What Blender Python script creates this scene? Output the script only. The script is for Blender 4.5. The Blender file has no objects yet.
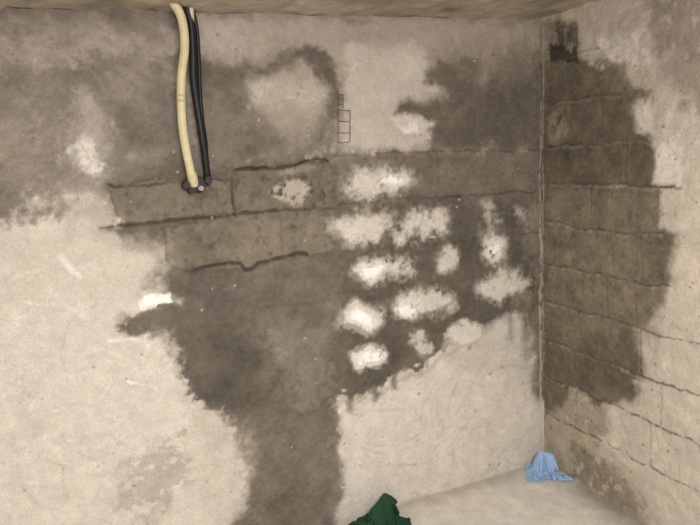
import bpy, bmesh, math, numpy as np
from mathutils import Matrix, Vector
sc=bpy.context.scene
try:
    sc.view_settings.view_transform='Standard'; sc.view_settings.look='None'
except Exception as e: print(e)
# ---------------- camera survey ----------------
# room corner at the origin: back wall = plane y=0, right wall = plane x=0, floor z=0, ceiling z=H (metres)
F=620.0; H=2.2
def nrm(v): v=np.array(v,float); return v/np.linalg.norm(v)
Yc=nrm((83-350,170-262.5,F))
Xc=np.array((1911-350,45-262.5,F),float); Xc=nrm(Xc-np.dot(Xc,Yc)*Yc)
Zc=np.cross(Xc,Yc)
R=np.array([Xc,Yc,Zc])
def ray(u,v): return R@np.array((u-350,v-262.5,F),float)
rb=nrm(ray(542,460)); rt=nrm(ray(542,19))
A=np.array([rb,-rt]).T
sol=np.linalg.lstsq(A,-np.array((0,0,H)),rcond=None)[0]
C=0.5*(-sol[0]*rb + (np.array((0,0,H))-sol[1]*rt))
cam=bpy.data.objects.new('camera',bpy.data.cameras.new('camera'))
sc.collection.objects.link(cam); sc.camera=cam
cam.data.sensor_width=36; cam.data.lens=F/700*36; cam.data.clip_start=0.02
right=R@np.array((1,0,0)); up=R@np.array((0,-1,0)); back=R@np.array((0,0,-1))
cam.matrix_world=Matrix([[right[i],up[i],back[i],C[i]] for i in range(3)]+[[0,0,0,1]])
# rectify photo measurements to metres on the wall / floor planes
def onback(u,v,off=0.0):
    d=ray(u,v); t=(-off-C[1])/d[1]; return C+t*d
def onright(u,v,off=0.0):
    d=ray(u,v); t=(-off-C[0])/d[0]; return C+t*d
def onfloor(u,v,z=0.0):
    d=ray(u,v); t=(z-C[2])/d[2]; return C+t*d

# ---------------- noise ----------------
def vnoise(x,y,f,seed):
    rng=np.random.RandomState(seed); T=rng.rand(256,256)
    x=x*f+1000.3; y=y*f+1000.7
    xi=np.floor(x).astype(int); yi=np.floor(y).astype(int)
    fx=x-xi; fy=y-yi; fx=fx*fx*(3-2*fx); fy=fy*fy*(3-2*fy)
    a=T[xi%256,yi%256]; b=T[(xi+1)%256,yi%256]; c=T[xi%256,(yi+1)%256]; d=T[(xi+1)%256,(yi+1)%256]
    return (a*(1-fx)+b*fx)*(1-fy)+(c*(1-fx)+d*fx)*fy
def fbm(x,y,f,seed,o=4,g=0.5):
    s=0;amp=1;t=0
    for i in range(o):
        s=s+amp*(vnoise(x,y,f*2**i,seed+i*17)-0.5)*2; t+=amp; amp*=g
    return s/t
def lin(c):
    c=np.array(c,float)/255; return np.where(c<=0.04045,c/12.92,((c+0.055)/1.055)**2.4)
def sst(t): t=np.clip(t,0,1); return t*t*(3-2*t)

class Wall:
    def __init__(s,name,a0,a1,z0,z1,step,to2d,seed):
        s.name=name; s.na=int((a1-a0)/step)+1; s.nz=int((z1-z0)/step)+1
        s.av=np.linspace(a0,a1,s.na); s.zv=np.linspace(z0,z1,s.nz)
        a,z=np.meshgrid(s.av,s.zv); s.a=a.ravel(); s.z=z.ravel()
        s.col=np.zeros((s.a.size,3)); s.dis=np.zeros(s.a.size); s.to2d=to2d
        s.w1=fbm(s.a,s.z,9,seed,6,0.65); s.w2=fbm(s.a,s.z,9,seed+100,6,0.65)
        s.f1=fbm(s.a,s.z,60,seed+200,3,0.7); s.n1=fbm(s.a,s.z,25,seed+300,4,0.65)
        s.fv=0.4+1.8*np.clip(vnoise(s.a,s.z,3.1,seed+400)*1.3-0.15,0,1)
    def pts(s,pp): return np.array([s.to2d(*p) for p in pp])
    def _sel(s,P,m):
        lo=P.min(0)-m; hi=P.max(0)+m
        return np.nonzero((s.a>lo[0])&(s.a<hi[0])&(s.z>lo[1])&(s.z<hi[1]))[0]
    def sdf(s,P,idx,warp,closed=True):
        x=s.a[idx]+s.w1[idx]*warp; y=s.z[idx]+s.w2[idx]*warp
        d=np.full(x.shape,1e9); ins=np.zeros(x.shape,bool); n=len(P)
        for i in range(n if closed else n-1):
            p=P[i]; q=P[(i+1)%n]; e=q-p; wx=x-p[0]; wy=y-p[1]
            t=np.clip((wx*e[0]+wy*e[1])/(e@e+1e-12),0,1)
            d=np.minimum(d,(wx-e[0]*t)**2+(wy-e[1]*t)**2)
            if closed:
                c=((p[1]>y)!=(q[1]>y))
                if abs(e[1])>1e-9: ins^= c&(x<e[0]*(y-p[1])/e[1]+p[0])
        d=np.sqrt(d); return np.where(ins,-d,d)
    def mask(s,pp,f=0.02,warp=0.05,closed=True,w=0):
        P=s.pts(pp); idx=s._sel(P,f*2.4+warp+w+0.02); d=s.sdf(P,idx,warp,closed)-w
        fe=f*s.fv[idx] if f>0.009 else f
        return idx,sst((fe-d)/(2*fe))
    def poly(s,pp,c,f=0.02,warp=0.05,op=1.0,grain=0.0,dis=None):
        idx,al=s.mask(pp,f,warp); s.apply(idx,al,c,op,grain,dis)
    def apply(s,idx,al,c,op,grain,dis,dry=False):
        if grain: al=np.clip(al*(1+grain*(0.3+2.4*s.n1[idx]+0.9*s.f1[idx])),0,1)
        if dry: al=al*sst((s.col[idx].mean(1)-0.32)/0.12)
        al=np.clip(al+al*(1-al)*1.8*(s.n1[idx]*1.3+s.f1[idx]*0.7),0,1)*op
        if c is not None: s.col[idx]=s.col[idx]*(1-al[:,None])+lin(c)*al[:,None]
        if dis is not None: s.dis[idx]+=(al/op)*dis
    def ell(s,cx,cy,rx,ry,c,f=0.02,warp=0.04,op=1.0,grain=0.0,dis=None,rot=0):
        r=math.radians(rot); pp=[]
        for k in range(14):
            t=k/14*2*math.pi; x=rx*math.cos(t); y=ry*math.sin(t)
            pp.append((cx+x*math.cos(r)-y*math.sin(r),cy+x*math.sin(r)+y*math.cos(r)))
        s.poly(pp,c,f,warp,op,grain,dis)
    def line(s,pp,w,c,f=0.004,warp=0.02,op=1.0,grain=0.0,dis=None,dry=False):
        idx,al=s.mask(pp,f,warp,False,w/2); s.apply(idx,al,c,op,grain,dis,dry)
    def build(s,to3d,mat,flip=False):
        co=to3d(s.a,s.z,s.dis).astype(np.float32)
        me=bpy.data.meshes.new(s.name); na,nz=s.na,s.nz
        i=np.arange(nz-1)[:,None]*na+np.arange(na-1)[None,:]; i=i.ravel()
        q=np.stack([i,i+1,i+1+na,i+na],1)
        if flip: q=q[:,::-1]
        me.vertices.add(len(co)); me.vertices.foreach_set('co',co.ravel())
        me.loops.add(q.size); me.loops.foreach_set('vertex_index',q.ravel().astype(np.int32))
        me.polygons.add(len(q)); me.polygons.foreach_set('loop_start',(np.arange(len(q))*4).astype(np.int32))
        me.polygons.foreach_set('use_smooth',np.ones(len(q),bool))
        me.update(calc_edges=True)
        at=me.attributes.new('tone','FLOAT_COLOR','POINT')
        at.data.foreach_set('color',np.c_[np.clip(s.col,0,1),np.ones(len(co))].astype(np.float32).ravel())
        ob=bpy.data.objects.new(s.name,me); sc.collection.objects.link(ob); me.materials.append(mat); return ob

# ---------------- materials ----------------
def nt(name):
    m=bpy.data.materials.new(name); m.use_nodes=True; n=m.node_tree; b=n.nodes['Principled BSDF']; return m,n,b
def noise(n,scale,detail=6,rough=0.6):
    t=n.nodes.new('ShaderNodeTexNoise'); t.inputs['Scale'].default_value=scale; t.inputs['Detail'].default_value=detail; t.inputs['Roughness'].default_value=rough; return t
def coord(n):
    g=n.nodes.new('ShaderNodeNewGeometry'); return g.outputs['Position']
def ramp(n,src,stops):
    r=n.nodes.new('ShaderNodeValToRGB'); n.links.new(src,r.inputs[0]); e=r.color_ramp.elements
    e[0].position,e[0].color=stops[0][0],(*stops[0][1],1); e[1].position,e[1].color=stops[-1][0],(*stops[-1][1],1)
    for p,c in stops[1:-1]:
        x=e.new(p); x.color=(*c,1)
    return r.outputs[0]
def mul(n,a,b,mode='MULTIPLY',fac=1.0):
    m=n.nodes.new('ShaderNodeMix'); m.data_type='RGBA'; m.blend_type=mode; m.inputs[0].default_value=fac
    for s,v in ((6,a),(7,b)):
        if isinstance(v,tuple): m.inputs[s].default_value=(*v,1)
        else: n.links.new(v,m.inputs[s])
    return m.outputs[2]
def g(v): return (v,v,v)
def bump(n,b,src,st,dist,prev=None):
    u=n.nodes.new('ShaderNodeBump'); u.inputs['Strength'].default_value=st; u.inputs['Distance'].default_value=dist
    n.links.new(src,u.inputs['Height'])
    if prev: n.links.new(prev,u.inputs['Normal'])
    return u.outputs[0]
def wallmat(name,attr=None,base=None):
    m,n,b=nt(name); p=coord(n)
    if attr:
        a=n.nodes.new('ShaderNodeAttribute'); a.attribute_name=attr; c=a.outputs['Color']
    else: c=base
    n1=noise(n,14,8,0.7); n.links.new(p,n1.inputs[0])
    n2=noise(n,150,5,0.75); n.links.new(p,n2.inputs[0])
    n3=noise(n,60,5,0.8); n.links.new(p,n3.inputs[0])
    n4=noise(n,6,4,0.5); n4.inputs['Distortion'].default_value=0.3; n.links.new(p,n4.inputs[0])
    c=mul(n,c,ramp(n,n1.outputs[0],[(0.25,g(0.84)),(0.75,g(1.17))]))
    c=mul(n,c,ramp(n,n2.outputs[0],[(0.25,g(0.78)),(0.75,g(1.22))]))
    c=mul(n,c,ramp(n,n3.outputs[0],[(0.26,g(0.5)),(0.35,g(1.0))]))
    n.links.new(c,b.inputs['Base Color']); b.inputs['Roughness'].default_value=0.86
    b.inputs['Specular IOR Level'].default_value=0.25
    x=bump(n,b,n4.outputs[0],0.4,0.016); x=bump(n,b,n1.outputs[0],0.5,0.010,x); x=bump(n,b,n3.outputs[0],0.5,0.005,x); x=bump(n,b,n2.outputs[0],0.6,0.004,x)
    n.links.new(x,b.inputs['Normal']); return m
mW=wallmat('damp_plaster','tone')
def simple(name,col,rough=0.6,scale=40,amt=0.15,bd=0.002):
    m,n,b=nt(name); p=coord(n); t=noise(n,scale); n.links.new(p,t.inputs[0])
    c=mul(n,tuple(lin(col)),ramp(n,t.outputs[0],[(0.3,g(1-amt)),(0.7,g(1+amt))]))
    n.links.new(c,b.inputs['Base Color']); b.inputs['Roughness'].default_value=rough
    b.inputs['Specular IOR Level'].default_value=0.25
    n.links.new(bump(n,b,t.outputs[0],0.5,bd),b.inputs['Normal']); return m

# ---------------- back wall ----------------
def tb(u,v): p=onback(u,v); return (p[0],p[2])
def tr(u,v): p=onright(u,v); return (p[1],p[2])
W=Wall('wall_back',-3.3,0.03,-0.02,H+0.02,0.0042,tb,5)
L=(204,192,176); D=(100,92,80); D2=(119,110,98); DD=(84,77,65); PK=(178,165,151)
W.col[:]=lin(L)
W.col*= (1+0.08*fbm(W.a,W.z,4,77)+0.08*fbm(W.a,W.z,30,78))[:,None]
W.dis+=0.008*fbm(W.a,W.z,5,31,3)+0.003*W.n1
# upper tone
W.poly([(-40,-30),(600,-30),(560,160),(330,160),(110,200),(60,205),(-40,225)],(166,152,137),0.05,0.08)
W.poly([(-40,45),(60,50),(150,45),(190,60),(205,160),(110,190),(62,205),(-40,218)],D2,0.05,0.12,0.92,0.25)
W.poly([(-40,-20),(150,-20),(190,10),(190,40),(100,30),(-40,30)],(122,112,99),0.04,0.08,0.85)
W.ell(25,160,32,30,(146,134,119),0.05,0.1,0.8)
W.ell(130,75,30,18,(144,132,117),0.06,0.12,0.7)
W.ell(40,70,30,14,(136,125,110),0.05,0.12,0.6)
W.poly([(110,165),(205,160),(205,185),(110,190)],(102,93,81),0.03,0.06,0.6)
W.poly([(110,100),(170,95),(172,150),(118,158)],(106,97,85),0.05,0.1,0.5)
W.poly([(76,92),(84,84),(96,96),(106,130),(103,172),(85,176),(74,150)],PK,0.03,0.06,0.85)
W.poly([(70,200),(110,195),(105,228),(66,224)],(168,154,138),0.035,0.05,0.8)
main=[(105,180),(112,225),(100,236),(160,240),(163,272),(146,288),(182,300),(150,312),(122,322),(130,334),(168,338),(182,352),(192,402),(235,418),(248,450),(238,500),(236,580),(338,580),(342,500),(344,440),(338,402),(385,392),(395,376),(420,368),(445,352),(470,337),(505,317),(522,308),(532,330),(535,395),(560,400),(560,150),(470,152),(400,156),(340,154),(300,150),(250,165),(200,150)]
W.poly(main,(148,136,120),0.06,0.08,0.6)
W.poly(main,D,0.026,0.08,1.0)
W.poly([(65,232),(110,238),(165,240),(165,252),(110,250)],(132,121,106),0.03,0.05,0.8)
W.poly([(192,60),(240,62),(262,90),(275,130),(300,152),(250,170),(200,175)],(116,106,93),0.04,0.08,0.95)
W.ell(228,120,20,26,(128,118,104),0.05,0.1,0.5)
# arch
W.line([(205,60),(262,68),(280,54),(318,60),(334,78),(336,102),(322,128)],0.085,(98,89,78),0.035,0.07)
W.line([(322,128),(290,140),(250,150)],0.05,(108,98,86),0.03,0.05)
W.poly([(248,84),(275,80),(318,82),(324,96),(312,106),(270,108),(250,104)],(178,166,151),0.022,0.04)
W.poly([(276,116),(312,113),(318,128),(300,138),(280,132)],(154,143,129),0.022,0.04,0.7)
# upper light plaster
W.poly([(348,42),(425,40),(428,62),(450,92),(430,102),(396,112),(402,132),(430,142),(400,152),(346,152),(342,122),(348,92)],(190,177,163),0.025,0.06)
W.poly([(190,20),(345,20),(560,26),(560,46),(470,48),(345,44),(270,46),(195,50)],(164,151,137),0.035,0.06,0.9)
W.ell(408,62,18,14,(200,188,173),0.03,0.05,0.7)
W.poly([(430,60),(450,50),(478,62),(482,76),(515,50),(560,44),(560,155),(440,153),(432,140),(412,116),(398,112),(402,100),(436,100),(450,92),(432,80)],(104,95,82),0.03,0.06)
W.poly([(480,52),(535,40),(560,50),(560,80),(485,80)],(132,120,105),0.035,0.06,0.7)
W.poly([(392,118),(410,114),(432,126),(430,138),(404,134)],(205,194,180),0.018,0.04,0.9)
W.poly([(400,126),(414,124),(420,132),(408,134)],(232,226,216),0.006,0.04,0.6,0.5)
# darker / lighter zones within the damp
W.poly([(205,325),(260,318),(262,400),(240,410),(210,395)],DD,0.05,0.08,0.6)
W.poly([(240,260),(340,255),(345,330),(280,360),(250,330)],(112,103,90),0.05,0.08,0.8)
W.poly([(270,330),(330,320),(335,400),(300,410),(275,390)],(122,112,98),0.05,0.08,0.7,0.3)
W.poly([(245,420),(340,400),(338,580),(240,580)],(116,107,93),0.05,0.08,0.6)
W.poly([(335,150),(545,150),(545,196),(335,204)],(122,112,98),0.02,0.03,0.75,0.2)
W.poly([(340,204),(400,198),(545,192),(545,300),(350,380)],(92,83,71),0.03,0.04,0.5)
W.poly([(528,200),(560,200),(560,400),(540,400),(530,300)],(132,120,104),0.025,0.04,0.7,0.3)
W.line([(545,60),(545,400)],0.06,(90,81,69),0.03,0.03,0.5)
# exposed block courses
BL=(132,121,102)
holes=[[(110,184),(170,180),(232,180),(236,172),(280,166),(318,158),(330,164),(334,207),(236,214),(118,227)],
       [(165,228),(236,215),(333,207),(336,232),(334,250),(306,256),(250,266),(188,273),(166,262)]]
for hpoly in holes: W.poly(hpoly,BL,0.0088,0.025,0.6,0.5,-0.013)
W.poly([(170,232),(280,218),(333,212),(332,250),(190,268)],(118,108,92),0.03,0.04,0.5,0.5)
W.ell(150,200,40,14,(118,108,93),0.03,0.06,0.5,0.5)
W.ell(292,192,20,13,(188,176,160),0.018,0.05,0.75,0.8)
W.ell(300,170,20,5,(164,152,130),0.01,0.03,0.5)
W.ell(322,225,12,22,(124,114,98),0.03,0.05,0.6,0.4)
JC=(64,57,46)  # dark of the joints, also used for the plaster edge's painted shadow
W.line([(100,229),(118,226),(180,219),(236,214)],0.009,JC,0.006,0.016,0.8,0.5,-0.006)
W.line([(236,214),(290,211),(334,207)],0.006,JC,0.006,0.016,0.65,0.8,-0.005)
W.line([(234,178),(236,214)],0.008,JC,0.006,0.014,0.8,0.5,-0.006)
W.line([(165,228),(168,262)],0.007,JC,0.008,0.02,0.4,0.6,-0.003)
W.line([(280,214),(283,255)],0.006,JC,0.005,0.012,0.3,0.9,-0.003)
W.line([(236,172),(262,168),(280,168),(300,163),(318,158),(328,162)],0.011,JC,0.006,0.02,0.9,0.4,-0.004)  # shadow cast by the thick upper plaster edge, painted as a dark line
W.line([(110,184),(150,186),(190,181),(232,180)],0.006,JC,0.005,0.02,0.75,0.7,-0.002)
W.line([(188,273),(222,264),(240,262),(246,268),(262,262),(306,255)],0.013,JC,0.006,0.024,0.9,0.4,-0.004)
for pp,o in [([(336,156),(400,152),(545,150)],0.5),([(336,204),(400,199),(545,191)],0.65),([(415,246),(545,232)],0.35),([(350,292),(545,270)],0.35),([(395,340),(545,308)],0.25),([(440,153),(440,200)],0.25),([(515,150),(515,192)],0.35),([(200,318),(340,298)],0.2)]:
    W.line(pp,0.005,JC,0.006,0.018,o,0.8,-0.003)
# lower right dry plaster
W.poly([(338,404),(385,394),(396,380),(420,372),(447,355),(470,342),(500,322),(524,318),(529,345),(534,400),(560,402),(560,520),(330,580),(342,500)],(150,139,123),0.035,0.05,0.6)
W.poly([(340,408),(385,397),(398,384),(420,376),(447,359),(470,345),(500,325),(522,321),(527,348),(532,402),(560,404),(560,520),(332,580),(344,500)],(205,194,179),0.018,0.05,0.97)
W.poly([(447,330),(475,322),(500,325),(527,345),(530,380),(480,372),(440,360)],(186,176,161),0.035,0.06,0.6)
for x,y,l in [(352,398,12),(376,392,8),(395,378,12),(470,338,10),(512,318,20),(527,330,30)]:
    W.line([(x,y-6),(x,y+l)],0.03,D,0.018,0.03,0.6)
# efflorescence
def spot(cx,cy,rx,ry,c=(174,163,147),core=None,op=1,rot=-8):
    W.ell(cx,cy,rx*1.08,ry*1.15,c,0.028,0.05,0.75*op,0.15,rot=rot)
    W.ell(cx,cy,rx*0.85,ry*0.82,(210,200,186),0.022,0.06,0.85*op,0.35,rot=rot)
    if core:
        W.ell(core[0],core[1],core[2]*1.3,core[3]*1.3,(224,216,204),0.012,0.05,0.7,0.5,0.002,rot)
        W.ell(core[0],core[1],core[2]*.85,core[3]*.75,(240,236,228),0.005,0.05,0.95,0.5,0.004,rot)
spot(378,184,38,14,core=(390,182,13,5))
spot(362,224,32,13,(188,176,157)); spot(422,225,25,12,(182,170,153))
spot(376,268,25,13,core=(372,269,15,7)); spot(405,268,11,7,(188,177,160))
spot(448,260,7,12,(176,164,148),op=.9); spot(493,249,13,16,core=(492,250,6,9)); spot(489,212,6,11,(150,138,122),op=0.6)
spot(502,288,26,12,(190,179,162)); spot(362,317,23,15,core=(360,320,13,7))
spot(426,305,34,13,core=(408,311,9,6)); spot(371,355,20,13,core=(370,356,14,8))
spot(421,346,9,15,(160,147,131),op=0.8); spot(465,335,20,13,(180,169,153)); spot(520,215,6,6,(140,128,114),op=0.5)
for x,y in [(437,213),(432,237),(345,391)]: W.ell(x,y,3,1.6,(206,190,142),0.005,0.01,0.7,0,0.003)
# left dry zone details
W.poly([(-40,225),(60,225),(110,240),(158,250),(155,285),(110,300),(-40,300)],(198,185,168),0.04,0.08,0.7)
W.line([(62,258),(72,272),(80,278)],0.02,(228,221,208),0.01,0.02,0.8,0.4,0.004)
W.poly([(142,299),(158,294),(170,293),(176,302),(160,306),(152,313),(143,309)],(240,236,226),0.006,0.035,1,0.3,0.005)
W.poly([(120,314),(170,312),(180,330),(140,332)],(108,98,85),0.025,0.04,0.85)
W.line([(138,314),(172,307)],0.005,(130,116,94),0.004,0.012,0.7,0.4)
W.line([(132,384),(152,386),(158,392)],0.010,(234,227,214),0.008,0.03,0.8,0.3,0.004)
W.line([(110,338),(140,340),(158,352)],0.012,(230,223,210),0.010,0.03,0.7,0.4,0.003)
W.line([(20,300),(60,306),(90,318)],0.01,(222,213,196),0.012,0.03,0.6,0.4,0.003)
W.poly([(72,142),(88,138),(100,150),(108,170),(88,172),(76,162)],(222,213,200),0.016,0.03,0.85,0.4,0.002)
W.line([(80,142),(92,160),(86,170)],0.003,(140,130,115),0.002,0.01,0.6)
W.line([(110,135),(88,170)],0.002,(130,118,104),0.002,0.01,0.5)
W.poly([(130,470),(150,448),(180,440),(185,480),(150,515),(130,505)],(136,124,108),0.045,0.06,0.45,1.8)
W.poly([(190,400),(236,420),(248,450),(215,450),(195,430)],(174,161,144),0.04,0.05,0.5)
W.poly([(180,440),(238,450),(236,525),(205,520)],(188,175,158),0.04,0.05,0.5)
rng=np.random.RandomState(3)
for k in range(110):   # trowel swirls
    cx=rng.uniform(-20,200) if k<78 else rng.uniform(380,530); cy=rng.uniform(220,540) if k<78 else rng.uniform(390,470)
    if k<24: cx=rng.uniform(10,420); cy=rng.uniform(30,140)
    r=rng.uniform(18,70); t0=rng.uniform(0,6.28); sp=rng.uniform(0.6,1.8)
    pp=[(cx+r*math.cos(t0+sp*i/7),cy+r*0.8*math.sin(t0+sp*i/7)) for i in range(8)]
    W.line(pp,0.007,(224,214,198) if rng.rand()<0.5 else (176,162,144),0.008,0.015,0.32,0.6,rng.choice([-1,1])*0.0012,dry=True)
W.line([(250,138),(262,120),(270,96),(268,88)],0.002,(150,138,122),0.002,0.02,0.5)
W.line([(200,60),(215,80),(240,100)],0.003,(90,80,68),0.003,0.03,0.4)
W.line([(368,30),(370,60)],0.002,(90,80,70),0.002,0.01,0.5); W.line([(358,60),(372,64)],0.002,(90,80,70),0.002,0.01,0.5)
W.ell(260,88,8,9,(190,181,167),0.012,0.04,0.7,0.5); W.ell(222,42,26,14,(184,171,156),0.035,0.05,0.7)
W.line([(541,10),(541,470)],0.012,(190,179,160),0.006,0.012,0.6,0.7)
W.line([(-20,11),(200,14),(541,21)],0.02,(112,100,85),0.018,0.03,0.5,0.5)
W.line([(320,530),(400,506),(541,464)],0.015,(160,147,128),0.014,0.02,0.4,0.4)
lum=W.col.mean(1); dampm=np.clip((0.34-lum)/0.15,0,1)
W.col*= (1+dampm*(0.36*fbm(W.a,W.z,12,901,5,0.65)+0.16*fbm(W.a,W.z,4,955,2)+0.20*W.f1))[:,None]
W.dis+=0.0015*W.f1*dampm
for k in range(260):
    x=rng.uniform(0,540); y=rng.uniform(30,500); W.ell(x,y,rng.uniform(.5,1.5),rng.uniform(.5,1.3),(84,74,60) if rng.rand()<.8 else (215,206,190),0.003,0.01,0.55,0,-0.002)
W.build(lambda a,z,d: np.c_[a,-d,z],mW)

# ---------------- right wall ----------------
V=Wall('wall_right',-2.4,0.03,-0.02,H+0.02,0.0042,tr,55)
V.col[:]=lin((197,184,166)); V.col*=(1+0.1*fbm(V.a,V.z,4,177)+0.1*fbm(V.a,V.z,30,178))[:,None]
V.dis+=0.006*fbm(V.a,V.z,5,131,3)+0.003*V.n1
V.poly([(575,-40),(760,-60),(760,120),(660,95),(625,80),(600,62),(580,60)],(186,173,158),0.03,0.06)
V.poly([(600,40),(640,30),(650,60),(610,68)],(212,202,189),0.03,0.06,0.8,0.4)
V.poly([(640,-10),(760,-40),(760,40),(660,50)],(146,134,120),0.03,0.08,0.8,0.9)
V.poly([(660,60),(720,40),(720,110),(680,110)],(158,145,128),0.03,0.08,0.7,1.0)
V.poly([(538,18),(556,18),(580,22),(582,60),(560,64),(530,64)],(150,139,122),0.02,0.03)
VD=(108,99,83)
V.poly([(530,380),(560,395),(600,400),(612,430),(590,455),(560,452),(530,445)],(146,133,112),0.05,0.04,0.8,0.3)
vp=[(530,62),(580,58),(602,70),(612,66),(622,72),(630,86),(644,90),(648,98),(630,104),(634,130),(652,138),(655,150),(655,182),(664,188),(660,212),(660,232),(674,236),(672,262),(670,288),(655,310),(638,332),(636,350),(642,366),(632,400),(612,408),(590,400),(572,390),(556,410),(530,425)]
V.poly(vp,(154,141,121),0.045,0.05,0.65)
V.poly(vp,VD,0.018,0.05)
V.poly([(545,190),(655,192),(658,330),(620,360),(545,330)],(134,122,102),0.04,0.05,0.6,0.2)
V.poly([(545,90),(640,95),(650,180),(545,180)],(100,90,76),0.04,0.05,0.6)
V.poly([(580,330),(632,330),(630,395),(585,385)],(100,90,74),0.03,0.04,0.6)
V.poly([(550,114),(566,112),(568,136),(552,140)],(160,147,130),0.018,0.03,0.6,0.7)
V.poly([(632,106),(646,100),(650,112),(650,130),(636,132)],(214,202,185),0.012,0.035,0.9)
V.poly([(658,142),(680,132),(684,150),(684,182),(658,182)],(222,210,194),0.012,0.035,0.9)
V.poly([(590,60),(628,66),(626,88),(612,82),(600,78)],(124,113,96),0.02,0.05,0.7,0.6)
V.poly([(549,22),(578,16),(580,40),(560,46),(550,48)],(74,67,59),0.012,0.05,0.8,0.7)
V.poly([(549,44),(577,38),(578,60),(550,62)],(54,48,41),0.010,0.04,0.9,0.4)
V.poly([(541,410),(600,440),(640,480),(650,520),(600,500),(541,462)],(174,160,138),0.04,0.05,0.6)
V.poly([(572,445),(615,470),(640,500),(640,515),(600,498),(575,478)],(110,99,83),0.025,0.06,0.65,1.0)
V.poly([(680,190),(760,200),(760,320),(680,300)],(206,192,170),0.03,0.05,0.6)
VJ=(86,76,60)
def vline(y0,y1,op,x1):
    n=6; pp=[(541+(x1-541)*i/n, y0+(y1-y0)*i/n+rng.uniform(-1.2,1.2)) for i in range(n+1)]
    V.line(pp,0.005,VJ,0.007,0.024,op,1.1,-0.003)
    V.line([(x,y+2.2) for x,y in pp],0.006,(206,192,170),0.008,0.02,0.2*op,0.9,0.001)
for y,o,x1 in [(62,0.3,600),(104,0.7,648),(146,0.8,655),(183,1.0,684),(222,0.75,662),(262,0.8,672),(300,0.7,730),(338,0.8,730),(374,0.85,730),(410,0.75,730)]:
    s=(y-170)/458.0; vline(y,y+s*(x1-541),o,x1)
def vj(x,r0,r1,o=0.35):
    y0=r0+(r0-170)/458*(x-541); y1=r1+(r1-170)/458*(x-541)
    V.line([(x,y0),(x,y1)],0.0045,VJ,0.006,0.02,o,1.0,-0.003)
for x,a,b in [(600,104,146),(625,146,183),(590,183,222),(560,222,262),(642,222,262),(606,262,300),(580,300,338),(640,300,338),(610,338,374),(660,338,374),(575,374,410),(650,374,410)]: vj(x,a,b)
V.line([(543,10),(543,470)],0.010,(186,175,158),0.005,0.012,0.5,0.7)
lum=V.col.mean(1); dm=np.clip((0.34-lum)/0.15,0,1)
V.col*=(1+(0.15+dm*0.26)*fbm(V.a,V.z,14,902,5,0.65)+(0.08+0.16*dm)*V.f1)[:,None]
for k in range(90):
    x=rng.uniform(545,700); y=rng.uniform(60,480); V.ell(x,y,rng.uniform(.6,1.6),rng.uniform(.6,1.3),(80,70,54),0.003,0.01,0.6,0,-0.002)
V.build(lambda a,z,d: np.c_[-d,a,z],mW,True)

# ---------------- floor / ceiling / other walls ----------------
X0,Y0=-3.3,-4.3
def slab(name,mat,col,seed,amp):
    S=Wall(name,X0,0.04,Y0,0.04,0.02,None,seed); S.col[:]=lin(col)
    S.col*=(1+0.12*fbm(S.a,S.z,3,seed+1)+0.1*fbm(S.a,S.z,20,seed+2))[:,None]; S.dis=amp*S.n1
    return S
fl=slab('floor',mW,(212,203,188),300,0.001)
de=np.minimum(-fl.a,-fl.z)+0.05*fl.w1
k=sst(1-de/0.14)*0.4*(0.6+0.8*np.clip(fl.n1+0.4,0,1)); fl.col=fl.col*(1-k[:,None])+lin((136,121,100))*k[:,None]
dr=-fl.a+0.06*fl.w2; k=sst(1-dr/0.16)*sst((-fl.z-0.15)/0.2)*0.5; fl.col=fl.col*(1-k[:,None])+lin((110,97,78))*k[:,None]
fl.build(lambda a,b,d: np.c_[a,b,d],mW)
ce=slab('ceiling',mW,(176,164,148),400,0.014)
ce.col*=(1+0.5*fbm(ce.a,ce.z,6,433,4,0.6))[:,None]
ce.build(lambda a,b,d: np.c_[a,b,H+d],mW,True)
mP=wallmat('plain_plaster',None,tuple(lin((198,192,184))))
def quadbox(name,lo,hi,mat):
    me=bpy.data.meshes.new(name); bm=bmesh.new(); bmesh.ops.create_cube(bm,size=1)
    for v in bm.verts: v.co=Vector([lo[i]+(v.co[i]+0.5)*(hi[i]-lo[i]) for i in range(3)])
    bm.to_mesh(me); bm.free(); me.materials.append(mat); o=bpy.data.objects.new(name,me); sc.collection.objects.link(o); return o
quadbox('wall_left',(X0-0.1,Y0,0),(X0,0,H),mP)
quadbox('wall_front',(X0,Y0-0.1,0),(0,Y0,H),mP)
quadbox('wall_side',(0,Y0,0),(0.1,-2.4,H),mP)

# ---------------- hoses ----------------
def tube(name,pts,rad,mat,parent=None,res=4):
    cu=bpy.data.curves.new(name,'CURVE'); cu.dimensions='3D'; cu.bevel_depth=1.0; cu.bevel_resolution=res; cu.use_fill_caps=True
    sp=cu.splines.new('NURBS'); sp.points.add(len(pts)-1); sp.use_endpoint_u=True; sp.order_u=3
    for i,p in enumerate(pts): sp.points[i].co=(*p,1); sp.points[i].radius=rad[i] if hasattr(rad,'__len__') else rad
    sp.resolution_u=8
    o=bpy.data.objects.new(name,cu); sc.collection.objects.link(o); cu.materials.append(mat)
    if parent: o.parent=parent
    return o
mCream=simple('cream_hose',(206,192,150),0.5,30,0.12); mBlk=simple('black_rubber',(34,32,31),0.45,40,0.2)
mTape=simple('tape',(176,164,132),0.5); mMet=simple('steel',(150,145,135),0.35,60,0.2); mIron=simple('dark_iron',(44,37,32),0.5,60,0.3)
def e(n):
    o=bpy.data.objects.new(n,None); sc.collection.objects.link(o); return o
hs=e('cream_hose')
def bp(l): return [tuple(onback(u,v,o)) for u,v,o in l]
tube('hose',bp([(166,-14,.10),(171,0,.10),(180,12,.09),(184,28,.08),(185,50,.07),(181,75,.065),(181,100,.06),(182,125,.06),(186,150,.055),(190,168,.045),(193,184,.02)]),0.0160,mCream,hs)
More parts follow.
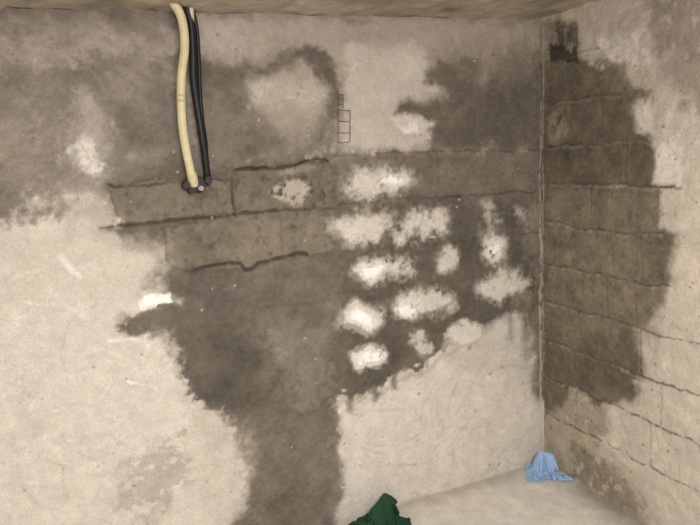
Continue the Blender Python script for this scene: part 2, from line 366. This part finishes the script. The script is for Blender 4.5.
for yy in (96,101):
    tube('tape_band',bp([(181.2,yy-1.5,.061),(181.2,yy+1,.061)]),0.018,mTape,hs)
tube('hose_collar',bp([(191.5,174,.035),(194,185,.015)]),0.019,mCream,hs)
bk=e('black_cable')
tube('cable',bp([(176,-12,.06),(184,0,.06),(191,20,.05),(193,50,.045),(193,80,.04),(197,105,.035),(201,130,.035),(205,155,.03),(208,181,.015)]),0.0135,mBlk,bk)
tube('cable_second',bp([(186,-12,.04),(190,2,.04),(197,25,.035),(199,60,.03),(200,95,.025),(203,125,.025),(207,150,.02),(207,182,.01)]),0.0075,mBlk,bk)
br=e('pipe_bracket')
tube('bracket_bar',bp([(168,4,.07),(182,2,.07),(197,6,.07)]),0.010,mMet,br)
tube('bracket_strap',bp([(190,2,.06),(191,22,.05)]),0.012,mCream,br)
fit=e('wall_fitting')
def knob(name,u,v,r,dep,mat,seg=6):
    p=onback(u,v); me=bpy.data.meshes.new(name); bm=bmesh.new()
    bmesh.ops.create_cone(bm,cap_ends=True,segments=seg,radius1=r,radius2=r*0.9,depth=dep,matrix=Matrix.Translation((p[0],-dep/2,p[2]))@Matrix.Rotation(math.pi/2,4,'X'))
    bmesh.ops.bevel(bm,geom=bm.edges[:],offset=r*0.12,segments=2,affect='EDGES')
    bm.to_mesh(me); bm.free(); me.materials.append(mat); o=bpy.data.objects.new(name,me); sc.collection.objects.link(o); o.parent=fit
knob('flange',197,184,0.032,0.028,mIron,24); knob('bolt_1',185,185,0.017,0.045,mIron); knob('bolt_2',190,190,0.014,0.05,mIron); knob('bolt_3',207,180,0.018,0.04,mIron); knob('nut',199,188,0.012,0.05,mMet)
pm=simple('pencil',(84,76,66),0.8); pk=e('pencil_sketch')
for i,(a,b) in enumerate([((338,94),(338,110)),((343,94),(343,108)),((338,94),(343,95)),((338,99),(343,100)),((338,104),(343,105)),((338,110),(350,111)),((338,110),(338,143)),((350,110),(350,142)),((338,121),(350,122)),((338,133),(350,133)),((338,143),(350,142))]):
    tube('stroke_%d'%i,bp([(*a,.006),(*b,.006)]),0.0014,pm,pk,1)

# ---------------- rags: position based cloth settled on the floor ----------------
def rag(name,c,S,rot,comp,humps,mat,seed,N=54,steps=260,fold=0.04):
    T=S/(N-1); t=np.linspace(-0.5,0.5,N); u,v=np.meshgrid(t,t,indexing='ij')
    r=math.radians(rot); n1=fbm(u,v,3.2,seed,2); n2=fbm(u,v,3.2,seed+5,2)
    X=u*S*comp[0]+0.03*n1; Y=v*S*comp[1]+0.03*n2
    Zz=0.07+fold*fbm(u,v,4.5,seed+9,2)*1.6
    p=np.stack([c[0]+X*math.cos(r)-Y*math.sin(r),c[1]+X*math.sin(r)+Y*math.cos(r),Zz],-1)
    hs=[(c[0]+hx*math.cos(r)-hy*math.sin(r),c[1]+hx*math.sin(r)+hy*math.cos(r),hr,hz) for hx,hy,hr,hz in humps]
    q=p.copy()
    def con(p,di,dj,L,k,comp_ok=False):
        a=p[:N-di, :N-dj] if dj>=0 else p[:N-di,-dj:]
        b=p[di:, dj:] if dj>=0 else p[di:,:N+dj]
        d=b-a; l=np.linalg.norm(d,axis=-1,keepdims=True)+1e-9
        s=(l-L)/l
        if comp_ok: s=np.minimum(s,0)
        m=d*s*0.5*k
        a+=m; b-=m
    for st in range(steps):
        vel=(p-q)*0.93; q=p.copy(); p=p+vel; p[...,2]-=0.00035
        for it in range(8):
            con(p,1,0,T,0.9); con(p,0,1,T,0.9); con(p,1,1,T*1.414,0.5); con(p,1,-1,T*1.414,0.5)
            con(p,2,0,2*T*0.93,0.35,True); con(p,0,2,2*T*0.93,0.35,True); con(p,4,0,4*T*0.6,0.2,True); con(p,0,4,4*T*0.6,0.2,True)
            for hx,hy,hr,hz in hs:
                ee=(p-np.array((hx,hy,0)))/np.array((hr,hr,hz)); l=np.linalg.norm(ee,axis=-1,keepdims=True)
                p=np.where(l<1,np.array((hx,hy,0))+ee/np.maximum(l,1e-6)*np.array((hr,hr,hz)),p)
            p[...,2]=np.maximum(p[...,2],0.004); p[...,0]=np.minimum(p[...,0],-0.014); p[...,1]=np.minimum(p[...,1],-0.014)
        flo=(p[...,2]<0.006); p[flo,:2]=q[flo,:2]+(p[flo,:2]-q[flo,:2])*0.12
        mv=p-q; l=np.linalg.norm(mv,axis=-1,keepdims=True); p=q+mv*np.minimum(1,0.006/np.maximum(l,1e-9))
    i=(np.arange(N-1)[:,None]*N+np.arange(N-1)[None,:]).ravel()
    me=bpy.data.meshes.new(name); me.from_pydata([tuple(x) for x in p.reshape(-1,3).tolist()],[],[(a,a+1,a+1+N,a+N) for a in i.tolist()])
    me.materials.append(mat); me.polygons.foreach_set('use_smooth',[True]*len(me.polygons))
    o=bpy.data.objects.new(name,me); sc.collection.objects.link(o)
    md=o.modifiers.new('sub','SUBSURF'); md.levels=2; md.render_levels=2
    md=o.modifiers.new('thick','SOLIDIFY'); md.thickness=0.0025; md.offset=0
    return o
mG=simple('green_cloth',(36,66,45),1.0,220,0.3,0.002); mB=simple('blue_cloth',(146,172,200),0.95,220,0.1,0.002)
gp=onfloor(360,512); bq=onfloor(551,473)
rag('green_rag',(gp[0],min(gp[1],-0.11)),0.42,12,(0.62,0.40),[(0.08,0.01,0.036,0.14),(0.02,0.0,0.045,0.105),(-0.07,-0.01,0.035,0.06)],mG,11,fold=0.05)
rag('blue_rag',(bq[0],bq[1]),0.34,-25,(0.62,0.40),[(-0.045,0.02,0.028,0.115),(0.0,0.01,0.025,0.095),(0.055,-0.01,0.03,0.06)],mB,23,fold=0.05)

# ---------------- lamp ----------------
lx,ly=-1.75,-2.7
lamp=e('ceiling_lamp')
h=quadbox('housing',(lx-0.6,ly-0.09,H-0.06),(lx+0.6,ly+0.09,H-0.012),simple('lamp_housing',(225,225,220),0.4)); h.parent=lamp
ld=bpy.data.lights.new('lamp_light','AREA'); ld.shape='RECTANGLE'; ld.size=1.15; ld.size_y=0.16; ld.energy=168; ld.color=(0.93,0.95,1.0)
lo=bpy.data.objects.new('lamp_light',ld); sc.collection.objects.link(lo); lo.location=(lx,ly,H-0.07); lo.rotation_euler=(math.radians(25),0,0); lo.parent=lamp
w=bpy.data.worlds.new('World'); sc.world=w; w.use_nodes=True; w.node_tree.nodes['Background'].inputs[0].default_value=(0.5,0.5,0.5,1); w.node_tree.nodes['Background'].inputs[1].default_value=0.1
